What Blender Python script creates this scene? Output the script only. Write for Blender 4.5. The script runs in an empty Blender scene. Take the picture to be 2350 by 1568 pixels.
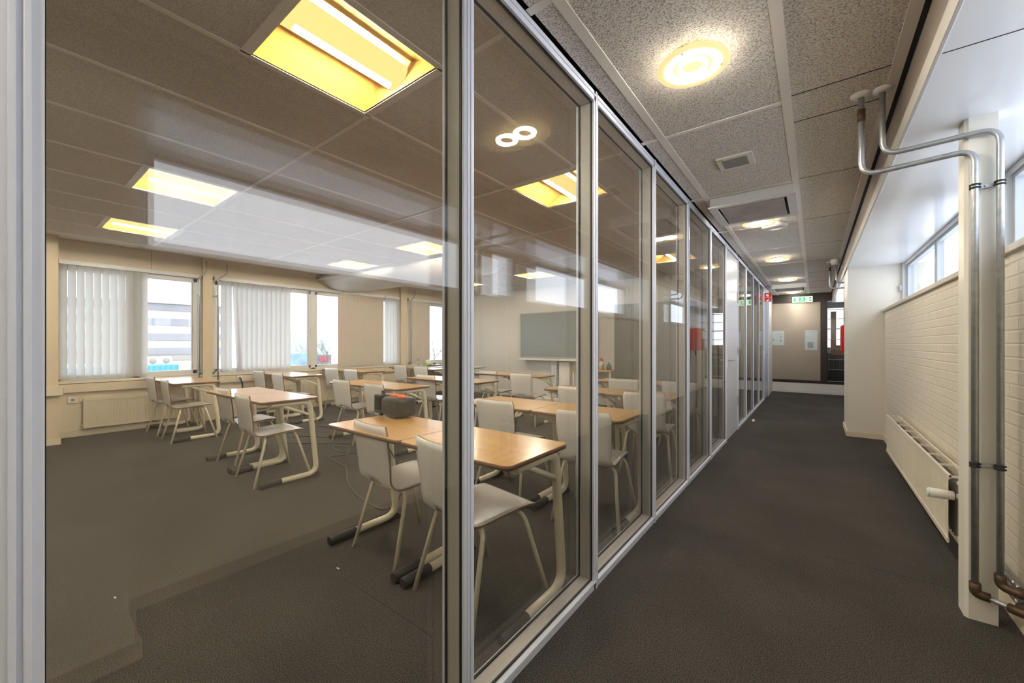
import bpy, math, random
from mathutils import Vector, Matrix
random.seed(7)
PI = math.pi
sc = bpy.context.scene
COL = sc.collection

# ------------------------------------------------------------------ helpers
class MB:
    def __init__(s): s.v=[]; s.f=[]; s.m=[]; s.s=[]
    def add(s, vs, fs, mi=0, sm=False):
        b=len(s.v); s.v+= [tuple(p) for p in vs]
        for f in fs: s.f.append([b+i for i in f]); s.m.append(mi); s.s.append(sm)
        return s
    def box(s,x0,y0,z0,x1,y1,z1,mi=0,M=None):
        vs=[(x,y,z) for x in (x0,x1) for y in (y0,y1) for z in (z0,z1)]
        if M: vs=[M@Vector(p) for p in vs]
        return s.add(vs,[(0,1,3,2),(4,6,7,5),(0,4,5,1),(2,3,7,6),(0,2,6,4),(1,5,7,3)],mi)
    def tube(s,pts,r,n=10,mi=0,cap=True,closed=False):
        P=[Vector(p) for p in pts]; N=len(P); vs=[]; fs=[]
        up=None
        for i,p in enumerate(P):
            if closed: t=(P[(i+1)%N]-P[i-1])
            else: t=P[min(i+1,N-1)]-P[max(i-1,0)]
            t.normalize()
            if up is None:
                up=Vector((0,0,1)) if abs(t.z)<.9 else Vector((1,0,0))
            a=(up-t*up.dot(t))
            if a.length<1e-5: a=t.orthogonal()
            a.normalize(); up=a; b=t.cross(a)
            rr=r[i] if isinstance(r,(list,tuple)) else r
            for k in range(n):
                w=2*PI*k/n; vs.append(p+a*math.cos(w)*rr+b*math.sin(w)*rr)
        for i in range(N if closed else N-1):
            j=(i+1)%N
            for k in range(n):
                k2=(k+1)%n; fs.append((i*n+k,i*n+k2,j*n+k2,j*n+k))
        s.add(vs,fs,mi,True)
        if cap and not closed:
            b=len(s.v)-N*n
            s.f.append([b+k for k in range(n)][::-1]); s.m.append(mi); s.s.append(False)
            s.f.append([b+(N-1)*n+k for k in range(n)]); s.m.append(mi); s.s.append(False)
        return s
    def lathe(s,prof,c=(0,0,0),n=24,mi=0,sm=True,sx=1,sy=1):
        vs=[];fs=[]
        for (r,z) in prof:
            for k in range(n):
                w=2*PI*k/n; vs.append((c[0]+r*sx*math.cos(w),c[1]+r*sy*math.sin(w),c[2]+z))
        for i in range(len(prof)-1):
            for k in range(n):
                k2=(k+1)%n; fs.append((i*n+k,i*n+k2,(i+1)*n+k2,(i+1)*n+k))
        s.add(vs,fs,mi,sm)
        for i,rev in ((0,True),(len(prof)-1,False)):
            if prof[i][0]>1e-4:
                b=len(s.v)-len(prof)*n+i*n; q=[b+k for k in range(n)]
                s.f.append(q[::-1] if rev else q); s.m.append(mi); s.s.append(False)
        return s
    def prism(s,poly,a0,a1,axis='z',mi=0,sm=False):
        n=len(poly)
        def P(p,a):
            if axis=='z': return (p[0],p[1],a)
            if axis=='x': return (a,p[0],p[1])
            return (p[0],a,p[1])
        vs=[P(p,a0) for p in poly]+[P(p,a1) for p in poly]
        fs=[tuple(range(n))[::-1],tuple(range(n,2*n))]
        s.add(vs,fs,mi,False)
        b=len(s.v)-2*n
        for k in range(n):
            k2=(k+1)%n; s.f.append([b+k,b+k2,b+n+k2,b+n+k]); s.m.append(mi); s.s.append(sm)
        return s
    def build(s,name,mats,parent=None,bevel=0,loc=None):
        me=bpy.data.meshes.new(name); me.from_pydata(s.v,[],s.f)
        if not isinstance(mats,(list,tuple)): mats=[mats]
        for m in mats: me.materials.append(m)
        me.polygons.foreach_set('material_index',s.m)
        me.polygons.foreach_set('use_smooth',s.s)
        import bmesh
        bm=bmesh.new(); bm.from_mesh(me); bmesh.ops.recalc_face_normals(bm,faces=bm.faces); bm.to_mesh(me); bm.free()
        me.update()
        o=bpy.data.objects.new(name,me); COL.objects.link(o)
        if parent: o.parent=parent
        if loc: o.location=loc
        if bevel:
            b=o.modifiers.new('b','BEVEL'); b.width=bevel; b.segments=2; b.limit_method='ANGLE'; b.angle_limit=.6
        return o

def fillet(pts, rad, seg=6):
    P=[Vector(p) for p in pts]; out=[P[0]]
    if not isinstance(rad,(list,tuple)): rad=[rad]*(len(P)-2)
    for i in range(1,len(P)-1):
        a=(P[i-1]-P[i]); b=(P[i+1]-P[i]); la=a.length; lb=b.length; a.normalize(); b.normalize()
        r=min(rad[i-1],la*.49,lb*.49)
        p0=P[i]+a*r; p1=P[i]+b*r
        for k in range(seg+1):
            t=k/seg; out.append(p0*(1-t)**2+P[i]*2*t*(1-t)+p1*t*t)
    out.append(P[-1]); return out

def empty(name,loc=(0,0,0),rz=0):
    o=bpy.data.objects.new(name,None); COL.objects.link(o); o.location=loc; o.rotation_euler=(0,0,rz)
    o.empty_display_size=.1; return o
def tag(o,label=None,cat=None,group=None,kind=None):
    if label: o['label']=label
    if cat: o['category']=cat
    if group: o['group']=group
    if kind: o['kind']=kind
    return o
def copy_tree(o,parent=None):
    c=o.copy(); COL.objects.link(c)
    if parent is not None: c.parent=parent
    for ch in [x for x in COL.objects if x.parent==o]: copy_tree(ch,c)
    return c
def rrect(x0,y0,x1,y1,r,n=5):
    out=[]
    for cx,cy,a in ((x1-r,y1-r,0),(x0+r,y1-r,90),(x0+r,y0+r,180),(x1-r,y0+r,270)):
        for k in range(n+1):
            w=math.radians(a+90*k/n); out.append((cx+r*math.cos(w),cy+r*math.sin(w)))
    return out

# ------------------------------------------------------------------ materials
MATS={}
def mat(name,col,rough=.5,metal=0,spec=.5,trans=None,emit=None,es=0,bump=None,var=None,coat=0):
    m=bpy.data.materials.new(name); m.use_nodes=True; nt=m.node_tree; b=nt.nodes['Principled BSDF']
    b.inputs['Base Color'].default_value=(*col,1); b.inputs['Roughness'].default_value=rough
    b.inputs['Metallic'].default_value=metal; b.inputs['Specular IOR Level'].default_value=spec
    b.inputs['Coat Weight'].default_value=coat
    if emit: b.inputs['Emission Color'].default_value=(*emit,1); b.inputs['Emission Strength'].default_value=es
    tc=None
    if var or bump:
        tc=nt.nodes.new('ShaderNodeTexCoord')
    if var:   # (scale, amount, (sx,sy,sz))
        mp=nt.nodes.new('ShaderNodeMapping'); mp.inputs['Scale'].default_value=var[2] if len(var)>2 else (1,1,1)
        nt.links.new(tc.outputs['Object'],mp.inputs['Vector'])
        n=nt.nodes.new('ShaderNodeTexNoise'); n.inputs['Scale'].default_value=var[0]; n.inputs['Detail'].default_value=3
        nt.links.new(mp.outputs[0],n.inputs['Vector'])
        r=nt.nodes.new('ShaderNodeMapRange'); r.inputs['From Min'].default_value=.3; r.inputs['From Max'].default_value=.7
        r.inputs['To Min'].default_value=1-var[1]; r.inputs['To Max'].default_value=1+var[1]
        nt.links.new(n.outputs['Fac'],r.inputs['Value'])
        mx=nt.nodes.new('ShaderNodeVectorMath'); mx.operation='SCALE'; mx.inputs[0].default_value=col
        nt.links.new(r.outputs[0],mx.inputs['Scale']); nt.links.new(mx.outputs[0],b.inputs['Base Color'])
    if bump:
        n2=nt.nodes.new('ShaderNodeTexNoise'); n2.inputs['Scale'].default_value=bump[0]
        nt.links.new(tc.outputs['Object'],n2.inputs['Vector'])
        bp=nt.nodes.new('ShaderNodeBump'); bp.inputs['Strength'].default_value=bump[1]; bp.inputs['Distance'].default_value=.01
        nt.links.new(n2.outputs['Fac'],bp.inputs['Height']); nt.links.new(bp.outputs[0],b.inputs['Normal'])
    if trans:
        t=nt.nodes.new('ShaderNodeBsdfTranslucent'); t.inputs['Color'].default_value=(*col,1)
        mx=nt.nodes.new('ShaderNodeMixShader'); mx.inputs[0].default_value=trans
        out=nt.nodes['Material Output']
        nt.links.new(b.outputs[0],mx.inputs[1]); nt.links.new(t.outputs[0],mx.inputs[2]); nt.links.new(mx.outputs[0],out.inputs['Surface'])
    MATS[name]=m; return m

def emis(name,col,s):
    m=bpy.data.materials.new(name); m.use_nodes=True; nt=m.node_tree
    nt.nodes.remove(nt.nodes['Principled BSDF'])
    e=nt.nodes.new('ShaderNodeEmission'); e.inputs[0].default_value=(*col,1); e.inputs[1].default_value=s
    nt.links.new(e.outputs[0],nt.nodes['Material Output'].inputs['Surface']); return m

def glass_mat(name,tint=(1,1,1),rough=0.0,base=.04):
    m=bpy.data.materials.new(name); m.use_nodes=True; nt=m.node_tree
    nt.nodes.remove(nt.nodes['Principled BSDF'])
    lw=nt.nodes.new('ShaderNodeLayerWeight'); lw.inputs['Blend'].default_value=.5
    pw=nt.nodes.new('ShaderNodeMath'); pw.operation='POWER'; pw.inputs[1].default_value=5
    nt.links.new(lw.outputs['Facing'],pw.inputs[0])
    ml=nt.nodes.new('ShaderNodeMath'); ml.operation='MULTIPLY_ADD'; ml.inputs[1].default_value=1-base; ml.inputs[2].default_value=base
    nt.links.new(pw.outputs[0],ml.inputs[0])
    tr=nt.nodes.new('ShaderNodeBsdfTransparent'); tr.inputs[0].default_value=(*tint,1)
    gl=nt.nodes.new('ShaderNodeBsdfAnisotropic') if False else nt.nodes.new('ShaderNodeBsdfGlossy')
    gl.inputs['Roughness'].default_value=rough
    mx=nt.nodes.new('ShaderNodeMixShader')
    nt.links.new(ml.outputs[0],mx.inputs[0]); nt.links.new(tr.outputs[0],mx.inputs[1]); nt.links.new(gl.outputs[0],mx.inputs[2])
    nt.links.new(mx.outputs[0],nt.nodes['Material Output'].inputs['Surface']); return m

def speckle(name,c1,c2,scale,lo,hi,rough=.95,bump=0,big=None,spec=.2):
    """two-tone fine speckle; big=(scale,amount) adds broad worn patches"""
    m=bpy.data.materials.new(name); m.use_nodes=True; nt=m.node_tree; b=nt.nodes['Principled BSDF']
    b.inputs['Roughness'].default_value=rough; b.inputs['Specular IOR Level'].default_value=spec
    tc=nt.nodes.new('ShaderNodeTexCoord'); n=nt.nodes.new('ShaderNodeTexNoise')
    n.inputs['Scale'].default_value=scale; n.inputs['Detail'].default_value=2; n.inputs['Roughness'].default_value=.7
    nt.links.new(tc.outputs['Object'],n.inputs['Vector'])
    r=nt.nodes.new('ShaderNodeValToRGB'); r.color_ramp.elements[0].position=lo; r.color_ramp.elements[1].position=hi
    r.color_ramp.elements[0].color=(*c1,1); r.color_ramp.elements[1].color=(*c2,1)
    nt.links.new(n.outputs['Fac'],r.inputs['Fac'])
    src=r.outputs['Color']
    if big:
        n3=nt.nodes.new('ShaderNodeTexNoise'); n3.inputs['Scale'].default_value=big[0]; n3.inputs['Detail'].default_value=4
        nt.links.new(tc.outputs['Object'],n3.inputs['Vector'])
        mr=nt.nodes.new('ShaderNodeMapRange'); mr.inputs['From Min'].default_value=.3; mr.inputs['From Max'].default_value=.7
        mr.inputs['To Min'].default_value=1-big[1]; mr.inputs['To Max'].default_value=1+big[1]
        nt.links.new(n3.outputs['Fac'],mr.inputs['Value'])
        mx=nt.nodes.new('ShaderNodeVectorMath'); mx.operation='SCALE'
        nt.links.new(src,mx.inputs[0]); nt.links.new(mr.outputs[0],mx.inputs['Scale']); src=mx.outputs[0]
    nt.links.new(src,b.inputs['Base Color'])
    if bump:
        bp=nt.nodes.new('ShaderNodeBump'); bp.inputs['Strength'].default_value=bump; bp.inputs['Distance'].default_value=.004
        nt.links.new(n.outputs['Fac'],bp.inputs['Height']); nt.links.new(bp.outputs[0],b.inputs['Normal'])
    return m

def brick_mat():
    m=bpy.data.materials.new('painted_brick'); m.use_nodes=True; nt=m.node_tree; b=nt.nodes['Principled BSDF']
    b.inputs['Roughness'].default_value=.45
    tc=nt.nodes.new('ShaderNodeTexCoord'); sp=nt.nodes.new('ShaderNodeSeparateXYZ'); cb=nt.nodes.new('ShaderNodeCombineXYZ')
    nt.links.new(tc.outputs['Object'],sp.inputs[0]); nt.links.new(sp.outputs['Y'],cb.inputs['X']); nt.links.new(sp.outputs['Z'],cb.inputs['Y'])
    br=nt.nodes.new('ShaderNodeTexBrick'); br.inputs['Scale'].default_value=1
    br.inputs['Brick Width'].default_value=.215; br.inputs['Row Height'].default_value=.0625; br.inputs['Mortar Size'].default_value=.006
    br.inputs['Mortar Smooth'].default_value=.6
    br.inputs['Color1'].default_value=(.80,.74,.63,1); br.inputs['Color2'].default_value=(.77,.71,.60,1); br.inputs['Mortar'].default_value=(.74,.68,.57,1)
    nt.links.new(cb.outputs[0],br.inputs['Vector']); nt.links.new(br.outputs['Color'],b.inputs['Base Color'])
    n=nt.nodes.new('ShaderNodeTexNoise'); n.inputs['Scale'].default_value=9
    nt.links.new(tc.outputs['Object'],n.inputs['Vector'])
    ad=nt.nodes.new('ShaderNodeMath'); ad.operation='MULTIPLY_ADD'; ad.inputs[1].default_value=.5
    iv=nt.nodes.new('ShaderNodeMath'); iv.operation='SUBTRACT'; iv.inputs[0].default_value=1; nt.links.new(br.outputs['Fac'],iv.inputs[1])
    nt.links.new(n.outputs['Fac'],ad.inputs[0]); nt.links.new(iv.outputs[0],ad.inputs[2])
    bp=nt.nodes.new('ShaderNodeBump'); bp.inputs['Strength'].default_value=.5; bp.inputs['Distance'].default_value=.005
    nt.links.new(ad.outputs[0],bp.inputs['Height']); nt.links.new(bp.outputs[0],b.inputs['Normal'])
    return m

def wood_mat():
    m=bpy.data.materials.new('beech_laminate'); m.use_nodes=True; nt=m.node_tree; b=nt.nodes['Principled BSDF']
    b.inputs['Roughness'].default_value=.3; b.inputs['Coat Weight'].default_value=.6; b.inputs['Coat Roughness'].default_value=.2
    tc=nt.nodes.new('ShaderNodeTexCoord'); mp=nt.nodes.new('ShaderNodeMapping'); mp.inputs['Scale'].default_value=(1.5,9,9)
    nt.links.new(tc.outputs['Object'],mp.inputs[0])
    n=nt.nodes.new('ShaderNodeTexNoise'); n.inputs['Scale'].default_value=3; n.inputs['Detail'].default_value=6; n.inputs['Distortion'].default_value=.6
    nt.links.new(mp.outputs[0],n.inputs['Vector'])
    r=nt.nodes.new('ShaderNodeValToRGB'); r.color_ramp.elements[0].position=.3; r.color_ramp.elements[1].position=.7
    r.color_ramp.elements[0].color=(.56,.295,.085,1); r.color_ramp.elements[1].color=(.68,.395,.13,1)
    nt.links.new(n.outputs['Fac'],r.inputs['Fac']); nt.links.new(r.outputs[0],b.inputs['Base Color']); return m

CARPET=speckle('carpet',(.016,.0145,.013),(.165,.15,.137),240,.38,.76,bump=.35,big=(1.6,.16))
CEIL=speckle('ceiling_tile_corridor',(.30,.27,.24),(.88,.84,.79),130,.33,.55,bump=.4,big=(.9,.06))
CEILC=speckle('ceiling_tile_classroom',(.48,.44,.40),(.80,.75,.70),190,.3,.6,bump=.3,big=(1.2,.06))
GRID=mat('ceiling_grid_grey',(.93,.88,.82),.5)
BRICK=brick_mat(); WOOD=wood_mat()
CREAM=mat('cream_paint',(.78,.68,.52),.45,var=(3,.03))
WHITE=mat('white_paint',(.80,.80,.79),.35,var=(2,.02))
SOFF=mat('soffit_gloss_white',(.82,.83,.84),.16,var=(2,.03))
PANEL=mat('wall_panel_white',(.70,.68,.65),.4,var=(1.5,.03))
ALU=mat('anodised_aluminium',(.80,.85,.97),.38,0)
ALUD=mat('aluminium_reveal',(.56,.54,.50),.4,0)
BLACK=mat('black_gasket',(.012,.012,.013),.6)
WFR=mat('window_frame_white',(.72,.74,.76),.35)
WFD=mat('window_frame_grey',(.48,.51,.54),.4)
GLASS=glass_mat('partition_glass',(.985,.985,.975)); WGL=glass_mat('window_glass',(.99,.995,1))
CHW=mat('chair_laminate',(.80,.78,.74),.25,spec=.5,var=(2,.02)); CHE=mat('plywood_edge',(.22,.12,.06),.5)
TUBE=mat('cream_enamel_tube',(.80,.73,.56),.28,var=(12,.03)); RUB=mat('dark_rubber',(.028,.024,.021),.55)
WEDGE=mat('desk_edge_brown',(.20,.11,.06),.45)
ZINC=mat('galvanised_steel',(.45,.47,.49),.42,.8,var=(30,.12)); BRASS=mat('brown_fitting',(.09,.055,.03),.45,.3)
RAD=mat('radiator_enamel',(.82,.76,.64),.3); RADB=mat('radiator_classroom',(.74,.65,.50),.4)
SLAT=mat('blind_fabric',(.86,.86,.86),.8,trans=.6,var=(40,.02)); SLATC=mat('blind_fabric_shaded',(.62,.56,.49),.8,trans=.05,var=(20,.03))  # SLATC puts the dim look of closed, unlit slats into its colour
DKG=mat('dark_grey_board',(.10,.098,.092),.45,var=(1.2,.08))
DFR=mat('dark_brown_frame',(.035,.026,.024),.35)
FROST=mat('end_panel_taupe',(.44,.385,.33),.22,.3,var=(.7,.08))
PAPER=mat('paper_blue_white',(.55,.63,.66),.6); INK=mat('paper_print',(.28,.35,.38),.6)
RED=mat('signal_red',(.62,.012,.014),.35); SWHITE=mat('sign_white',(.9,.9,.88),.5)
PLW=mat('white_plastic',(.80,.78,.74),.35); PLG=mat('grey_plastic',(.25,.24,.23),.5); PLB=mat('black_plastic',(.022,.021,.02),.4,bump=(60,.2))
ORG=mat('orange_fabric',(.80,.15,.04),.6); CABLE=mat('grey_cable',(.07,.07,.072),.45)
SCR=mat('screen_window_sheen',(.19,.225,.23),.25,spec=.7)  # lifted grey paints the window reflection into the switched-off display
DUCT=mat('duct_white',(.62,.60,.57),.55,var=(3,.03))
TEAL=mat('teal_glass',(.10,.22,.20),.3); PINK=mat('pink_petals',(.55,.12,.12),.6); GREEN=mat('green_plastic',(.35,.5,.12),.5)
YEL=mat('reflector_glow_yellow',(.62,.36,.085),.35)  # gold tint paints the lamp's yellow glow onto the reflector
TUB_E=emis('fluorescent_tube',(1,.90,.73),390); COV_E=emis('lit_lamp_cover',(1,.74,.26),1.35)
BULB=emis('downlight_bulb',(1,.90,.75),400); LENS=emis('downlight_lens',(1,.88,.66),22); RING=mat('frosted_glass_ring',(.85,.80,.66),.35,trans=.6,emit=(1,.78,.40),es=1.1)

# ------------------------------------------------------------------ numbers of the place
H=2.54                     # ceiling height
XG=-.89; XI=-.98           # corridor face and classroom face of the glass partition
XW=-7.95                   # window wall of the classroom
YT=7.65                    # screen wall of the classroom
YE=12.6                    # end wall
Y0=-2.6                    # wall behind
GX=[-.76-.61*k for k in range(0,11)]        # grid lines across the classroom (first two over the corridor)
# ------------------------------------------------------------------ floor, ceilings
tag(MB().box(-9.2,Y0-.2,-.12,1.3,YE+3.2,0).build('floor',CARPET),kind='structure')
m=MB()
m.box(-2.95,.62,0,-1.25,.625,.0012)
m.box(-2.0,1.14,0,-1.3,1.144,.0012); m.box(.05,2.98,0,.6,2.984,.0012)
for y in (2.25,): m.box(-7.3,y,0,-3.6,y+.003,.001)
tag(m.build('trim_1',BLACK),kind='structure',label='thin dark seams between the carpet lengths')
# scraps of lint on carpet
ceil=tag(empty('ceiling'),kind='structure')
# classroom ceiling tiles, lamp openings left free
lights=[]
for r,(ya,yb) in enumerate(((.68,1.28),(3.26,3.86),(5.88,6.48))):
    for k in (2,6,9): lights.append((k,ya,yb))
lights.remove((2,3.26,3.86)); lights.append((2,2.60,3.20))
GXC=[-1.39,-2.0,-2.62,-3.235,-3.85,-4.465,-5.07,-5.675,-6.28,-6.90]
LT=[(0,.68,1.28),(0,2.60,3.20),(0,5.84,6.44),(4,.68,1.28),(4,3.26,3.86),(4,5.88,6.48),(7,.72,1.32),(7,3.28,3.88),(7,5.90,6.50),(0,-1.90,-1.30),(4,-1.90,-1.30)]
cm=MB(); cg=MB()
def tiles(x0,x1,y0,y1,holes):
    ys=sorted({y0,y1,*[h[0] for h in holes],*[h[1] for h in holes]})
    for a,b in zip(ys,ys[1:]):
        if any(abs(a-h[0])<1e-6 for h in holes): continue
        cm.box(x0,a,H,x1,b,H+.02)
edges=[XI+.04]+GXC
for k in range(len(edges)-1):
    xa,xb=edges[k+1],edges[k]
    holes=[(h[1],h[2]) for h in LT if h[0]==k-1]
    tiles(xa,xb,Y0,YT,holes)
cm.build('classroom_tiles',CEILC,ceil)
for x in GXC: cg.box(x-.012,Y0,H-.004,x+.012,YT,H+.001)
y=-1.28
while y<YT:
    if y<YT-.1: cg.box(-6.9,y-.012,H-.005,XI,y+.012,H+.001)
    y+=1.285
for k,a,b in LT:
    for yy in (a,b): cg.box(GXC[k+1],yy-.02,H-.006,GXC[k],yy+.02,H+.001)
    cg.box(GXC[k+1]-.02,a-.02,H-.006,GXC[k+1]+.01,b+.02,H+.001); cg.box(GXC[k]-.01,a-.02,H-.006,GXC[k]+.02,b+.02,H+.001)
# corridor grid
for x,w in ((-.762,.022),(-.118,.022)): cg.box(x-w,Y0,H-.004,x+w,YE,H+.001)
cg.box(.285,Y0,H-.004,.33,YE,H+.001)
k=-1
while k*1.28<YE:
    y=k*1.28; cg.box(-.762,y-.014,H-.003,-.118,y+.014,H+.001); cg.box(-.885,y-.03,H-.003,-.762,y+.004,H+.001)
    k+=1
cg.build('ceiling_grid',GRID,ceil)
MB().box(XG+.02,Y0,H,.33,YE+.1,H+.02).build('corridor_tiles',CEIL,ceil)
j=MB()
for y in (1.55,2.52,2.83,3.82,5.1,6.39,7.7,8.95,10.2,11.4): j.box(-.095,y-.003,H-.0015,.285,y+.003,H+.001)
j.build('tile_joints',BLACK,ceil)
# sloping white edge strip toward the window wall, unseen slab added above to block sky light
cm=MB(); cm.prism([(-6.9,H),(-6.9,H+.05),(XW-.1,H+.18),(XW-.1,H+.13)],Y0,YT,'y'); cm.build('edge_strip',PANEL,ceil)
MB().box(-9.2,Y0-.2,2.86,1.3,YE+3.2,3.0).build('light_block_slab',PLG,ceil)
# second room behind the screen wall
MB().box(XW,YT+.1,H,XI,YE+.1,H+.02).build('next_room_tiles',CEILC,ceil)

# ------------------------------------------------------------------ right side: beam, soffit, brick wall, piers
b=tag(empty('trim_2'),kind='structure')
MB().box(.352,Y0,2.33,.372,7.84,2.56).box(.352,7.84,2.33,.372,YE,2.56).build('beam_face',mat('beam_beige',(.36,.31,.255),.5),b)
MB().box(.343,Y0,2.278,.358,YE,2.355).build('beam_cover',mat('cover_dimmed_white',(.52,.50,.47),.4),b,bevel=.003)  # strip toned down in colour because less light reaches it
MB().box(.331,Y0,2.545,.352,YE,2.60).build('shadow_gap',BLACK,b)
MB().box(.355,Y0,2.28,1.0,YE,2.33).build('soffit',SOFF,b)
MB().box(.36,2.04,2.2785,.93,2.044,2.2805).build('soffit_joint',BLACK,b)
MB().box(.34,Y0,2.60,1.0,YE,2.86).box(.96,Y0,2.33,1.0,YE,2.60).build('beam_core',PLG,b)
w=tag(empty('wall_right'),kind='structure')
MB().box(.73,.35,0,1.1,7.06,1.67).box(.73,7.84,0,1.1,YE,1.67).build('brick_wall',BRICK,w)
MB().box(.705,.35,1.67,1.1,7.06,1.705).box(.705,7.84,1.67,1.1,YE,1.705).build('wall_cap',mat('cap_beige',(.62,.57,.50),.5),w,bevel=.004)
MB().box(.36,7.06,0,1.1,7.84,2.28).box(.33,Y0,0,1.1,.35,2.28).build('pier',mat('pier_paint',(.80,.76,.67),.4,var=(2,.02)),w)
MB().box(.345,7.045,0,.74,7.855,.07).box(.315,Y0,0,.74,.365,.07).box(.715,.365,0,.731,7.045,.07).build('pier_plinth',CREAM,w)
# windows right: frames and glass
def win_right(n,ya,yb,muls,handle):
    o=tag(empty('window_%d'%n),kind='structure')
    f=MB(); x0,x1=.93,1.0; zb,zt=1.705,2.28
    f.box(x0-.04,ya,zb,x1,ya+.05,zt).box(x0-.04,yb-.05,zb,x1,yb,zt).box(x0-.04,ya,zb,x1,yb,zb+.05).box(x0-.02,ya,zt-.03,x1,yb,zt)
    f.build('window_frame',WFR,o,bevel=.004)
    g=MB(); e=[ya+.05]+muls+[yb-.05]
    for a,c in zip(e,e[1:]):
        a+=.012;c-=.012
        g.box(x0,a,zb+.05,x1-.02,a+.035,zt-.05).box(x0,c-.035,zb+.05,x1-.02,c,zt-.05).box(x0,a,zb+.05,x1-.02,c,zb+.085).box(x0,a,zt-.055,x1-.02,c,zt-.03)
    g.build('sash',WFD,o,bevel=.003)
    for a,c in zip(e,e[1:]): MB().box(.955,a+.045,zb+.08,.961,c-.045,zt-.05).build('pane',WGL,o)
    for hy in handle: MB().box(x0-.065,hy-.008,1.93,x0-.045,hy+.008,2.0).box(x0-.05,hy-.01,1.955,x0-.035,hy+.01,1.975).build('window_handle',ZINC,o)
win_right(1,.42,3.72,[],[3.69]); win_right(2,3.98,7.06,[5.52],[7.03]); win_right(3,7.9,11.6,[9.7],[9.6])
MB().box(.88,3.72,1.705,1.1,3.98,2.28).box(.88,.35,1.705,1.1,.42,2.28).box(.88,11.6,1.705,1.1,YE,2.28).build('window_post',WHITE,w)
# free column
for n,(cy,) in enumerate(((2.70,),(7.97,))):
    c=MB().prism([(.547,cy+.012),(.559,cy),(.648,cy),(.648,cy+.10),(.547,cy+.10)],0,2.28,'z').build('column',mat('column_paint%d'%n,(.80,.77,.69),.35))
    tag(c,kind='structure')

# ------------------------------------------------------------------ window wall of the classroom
w=tag(empty('wall_left'),kind='structure')
BM=mat('beige_fascia',(.66,.57,.44),.5,var=(1.2,.05))
MB().box(XW-.15,Y0,0,XW,YE,.62).build('wall_base',CREAM,w)
MB().box(XW-.15,Y0,2.375,XW-.02,YE,2.9).build('fascia',BM,w)
MB().box(XW-.022,1.47,2.38,XW-.018,1.474,2.68).box(XW-.022,5.0,2.38,XW-.018,5.004,2.68).box(XW-.022,2.10,2.38,XW-.018,2.103,2.68).build('fascia_joint',BLACK,w)
MB().box(XW-.15,.52,.60,XW+.06,5.98,.712).box(XW-.15,6.16,.60,XW+.06,YT,.712).build('sill_board',mat('sill_beige',(.72,.62,.47),.45),w,bevel=.003)
MB().box(XW-.15,.52,.72,XW+.035,2.09,.752).box(XW-.15,2.22,.72,XW+.035,5.98,.752).box(XW-.15,6.16,.72,XW+.035,YT,.752).build('sill_top',CREAM,w,bevel=.003)
MB().box(XW-.15,.52,.705,XW+.02,YT,.725).build('sill_shadow_line',BLACK,w)  # black strip drawn for the shadow line beneath the sill top
MB().box(XW-.15,Y0,0,-7.5,.51,2.9).build('box_pier',mat('pier_beige',(.72,.60,.43),.45),w)
MB().box(-7.5,Y0,.615,-7.42,.545,.72).build('duct_end',CREAM,w,bevel=.004)
MB().box(-7.497,.5455,.63,-7.435,.548,.705).build('duct_hole',BLACK,w)
for y0,y1 in ((2.09,2.22),(5.98,6.16)):
    MB().box(XW-.15,y0,.60,XW+.04,y1,2.66).box(XW-.15,y0-.12,0,XW+.06,y1+.02,.6).build('window_pier',mat('pier_sand',(.70,.59,.43),.45),w)
MB().box(XW,.51,0,XW+.018,YT,.09).box(XW,Y0,0,-7.48,.53,.07).build('baseboard',CREAM,w)
def win_left(n,ya,yb,parts,dark):
    """parts: list of (y0,y1) sashes; handles at the given side"""
    o=tag(empty('window_%d'%n),kind='structure')
    zb,zt=.752,2.375; f=MB(); x0,x1=XW-.10,XW-.02
    f.box(x0,ya,zb,x1,ya+.05,zt).box(x0,yb-.05,zb,x1,yb,zt).box(x0,ya,zb,x1,yb,zb+.03).box(x0,ya,zt-.07,x1,yb,zt)
    ys=[p[0] for p in parts][1:]
    for y in ys: f.box(x0,y-.045,zb,x1,y+.045,zt)
    f.build('window_frame',WFR,o,bevel=.004)
    s=MB()
    for a,c in parts:
        s.box(x0+.01,a+.03,zb+.03,x1-.005,a+.085,zt-.07).box(x0+.01,c-.085,zb+.03,x1-.005,c-.03,zt-.07).box(x0+.01,a+.03,zb+.03,x1-.005,c-.03,zb+.085).box(x0+.01,a+.03,zt-.13,x1-.005,c-.03,zt-.07)
    s.build('sash',WFR,o,bevel=.003)
    g=MB()
    for a,c in parts: g.box(x0+.03,c-.10,zb+.085,x1-.012,c-.083,zt-.13)
    g.build('gasket',WFD,o)
    for a,c in parts: MB().box(x0+.035,a+.08,zb+.08,x0+.041,c-.08,zt-.12).build('pane',WGL,o)
    for hy in dark: MB().box(x1-.002,hy-.012,1.42,x1+.03,hy+.012,1.56).build('window_handle',PLW,o)
win_left(4,.51,2.09,[(.51,1.30),(1.30,2.06)],[2.0]); win_left(5,2.22,5.98,[(2.22,3.90),(3.90,5.0),(5.0,5.98)],[3.86])
win_left(6,6.16,YT,[(6.16,6.85),(6.85,7.5)],[7.45])

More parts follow.
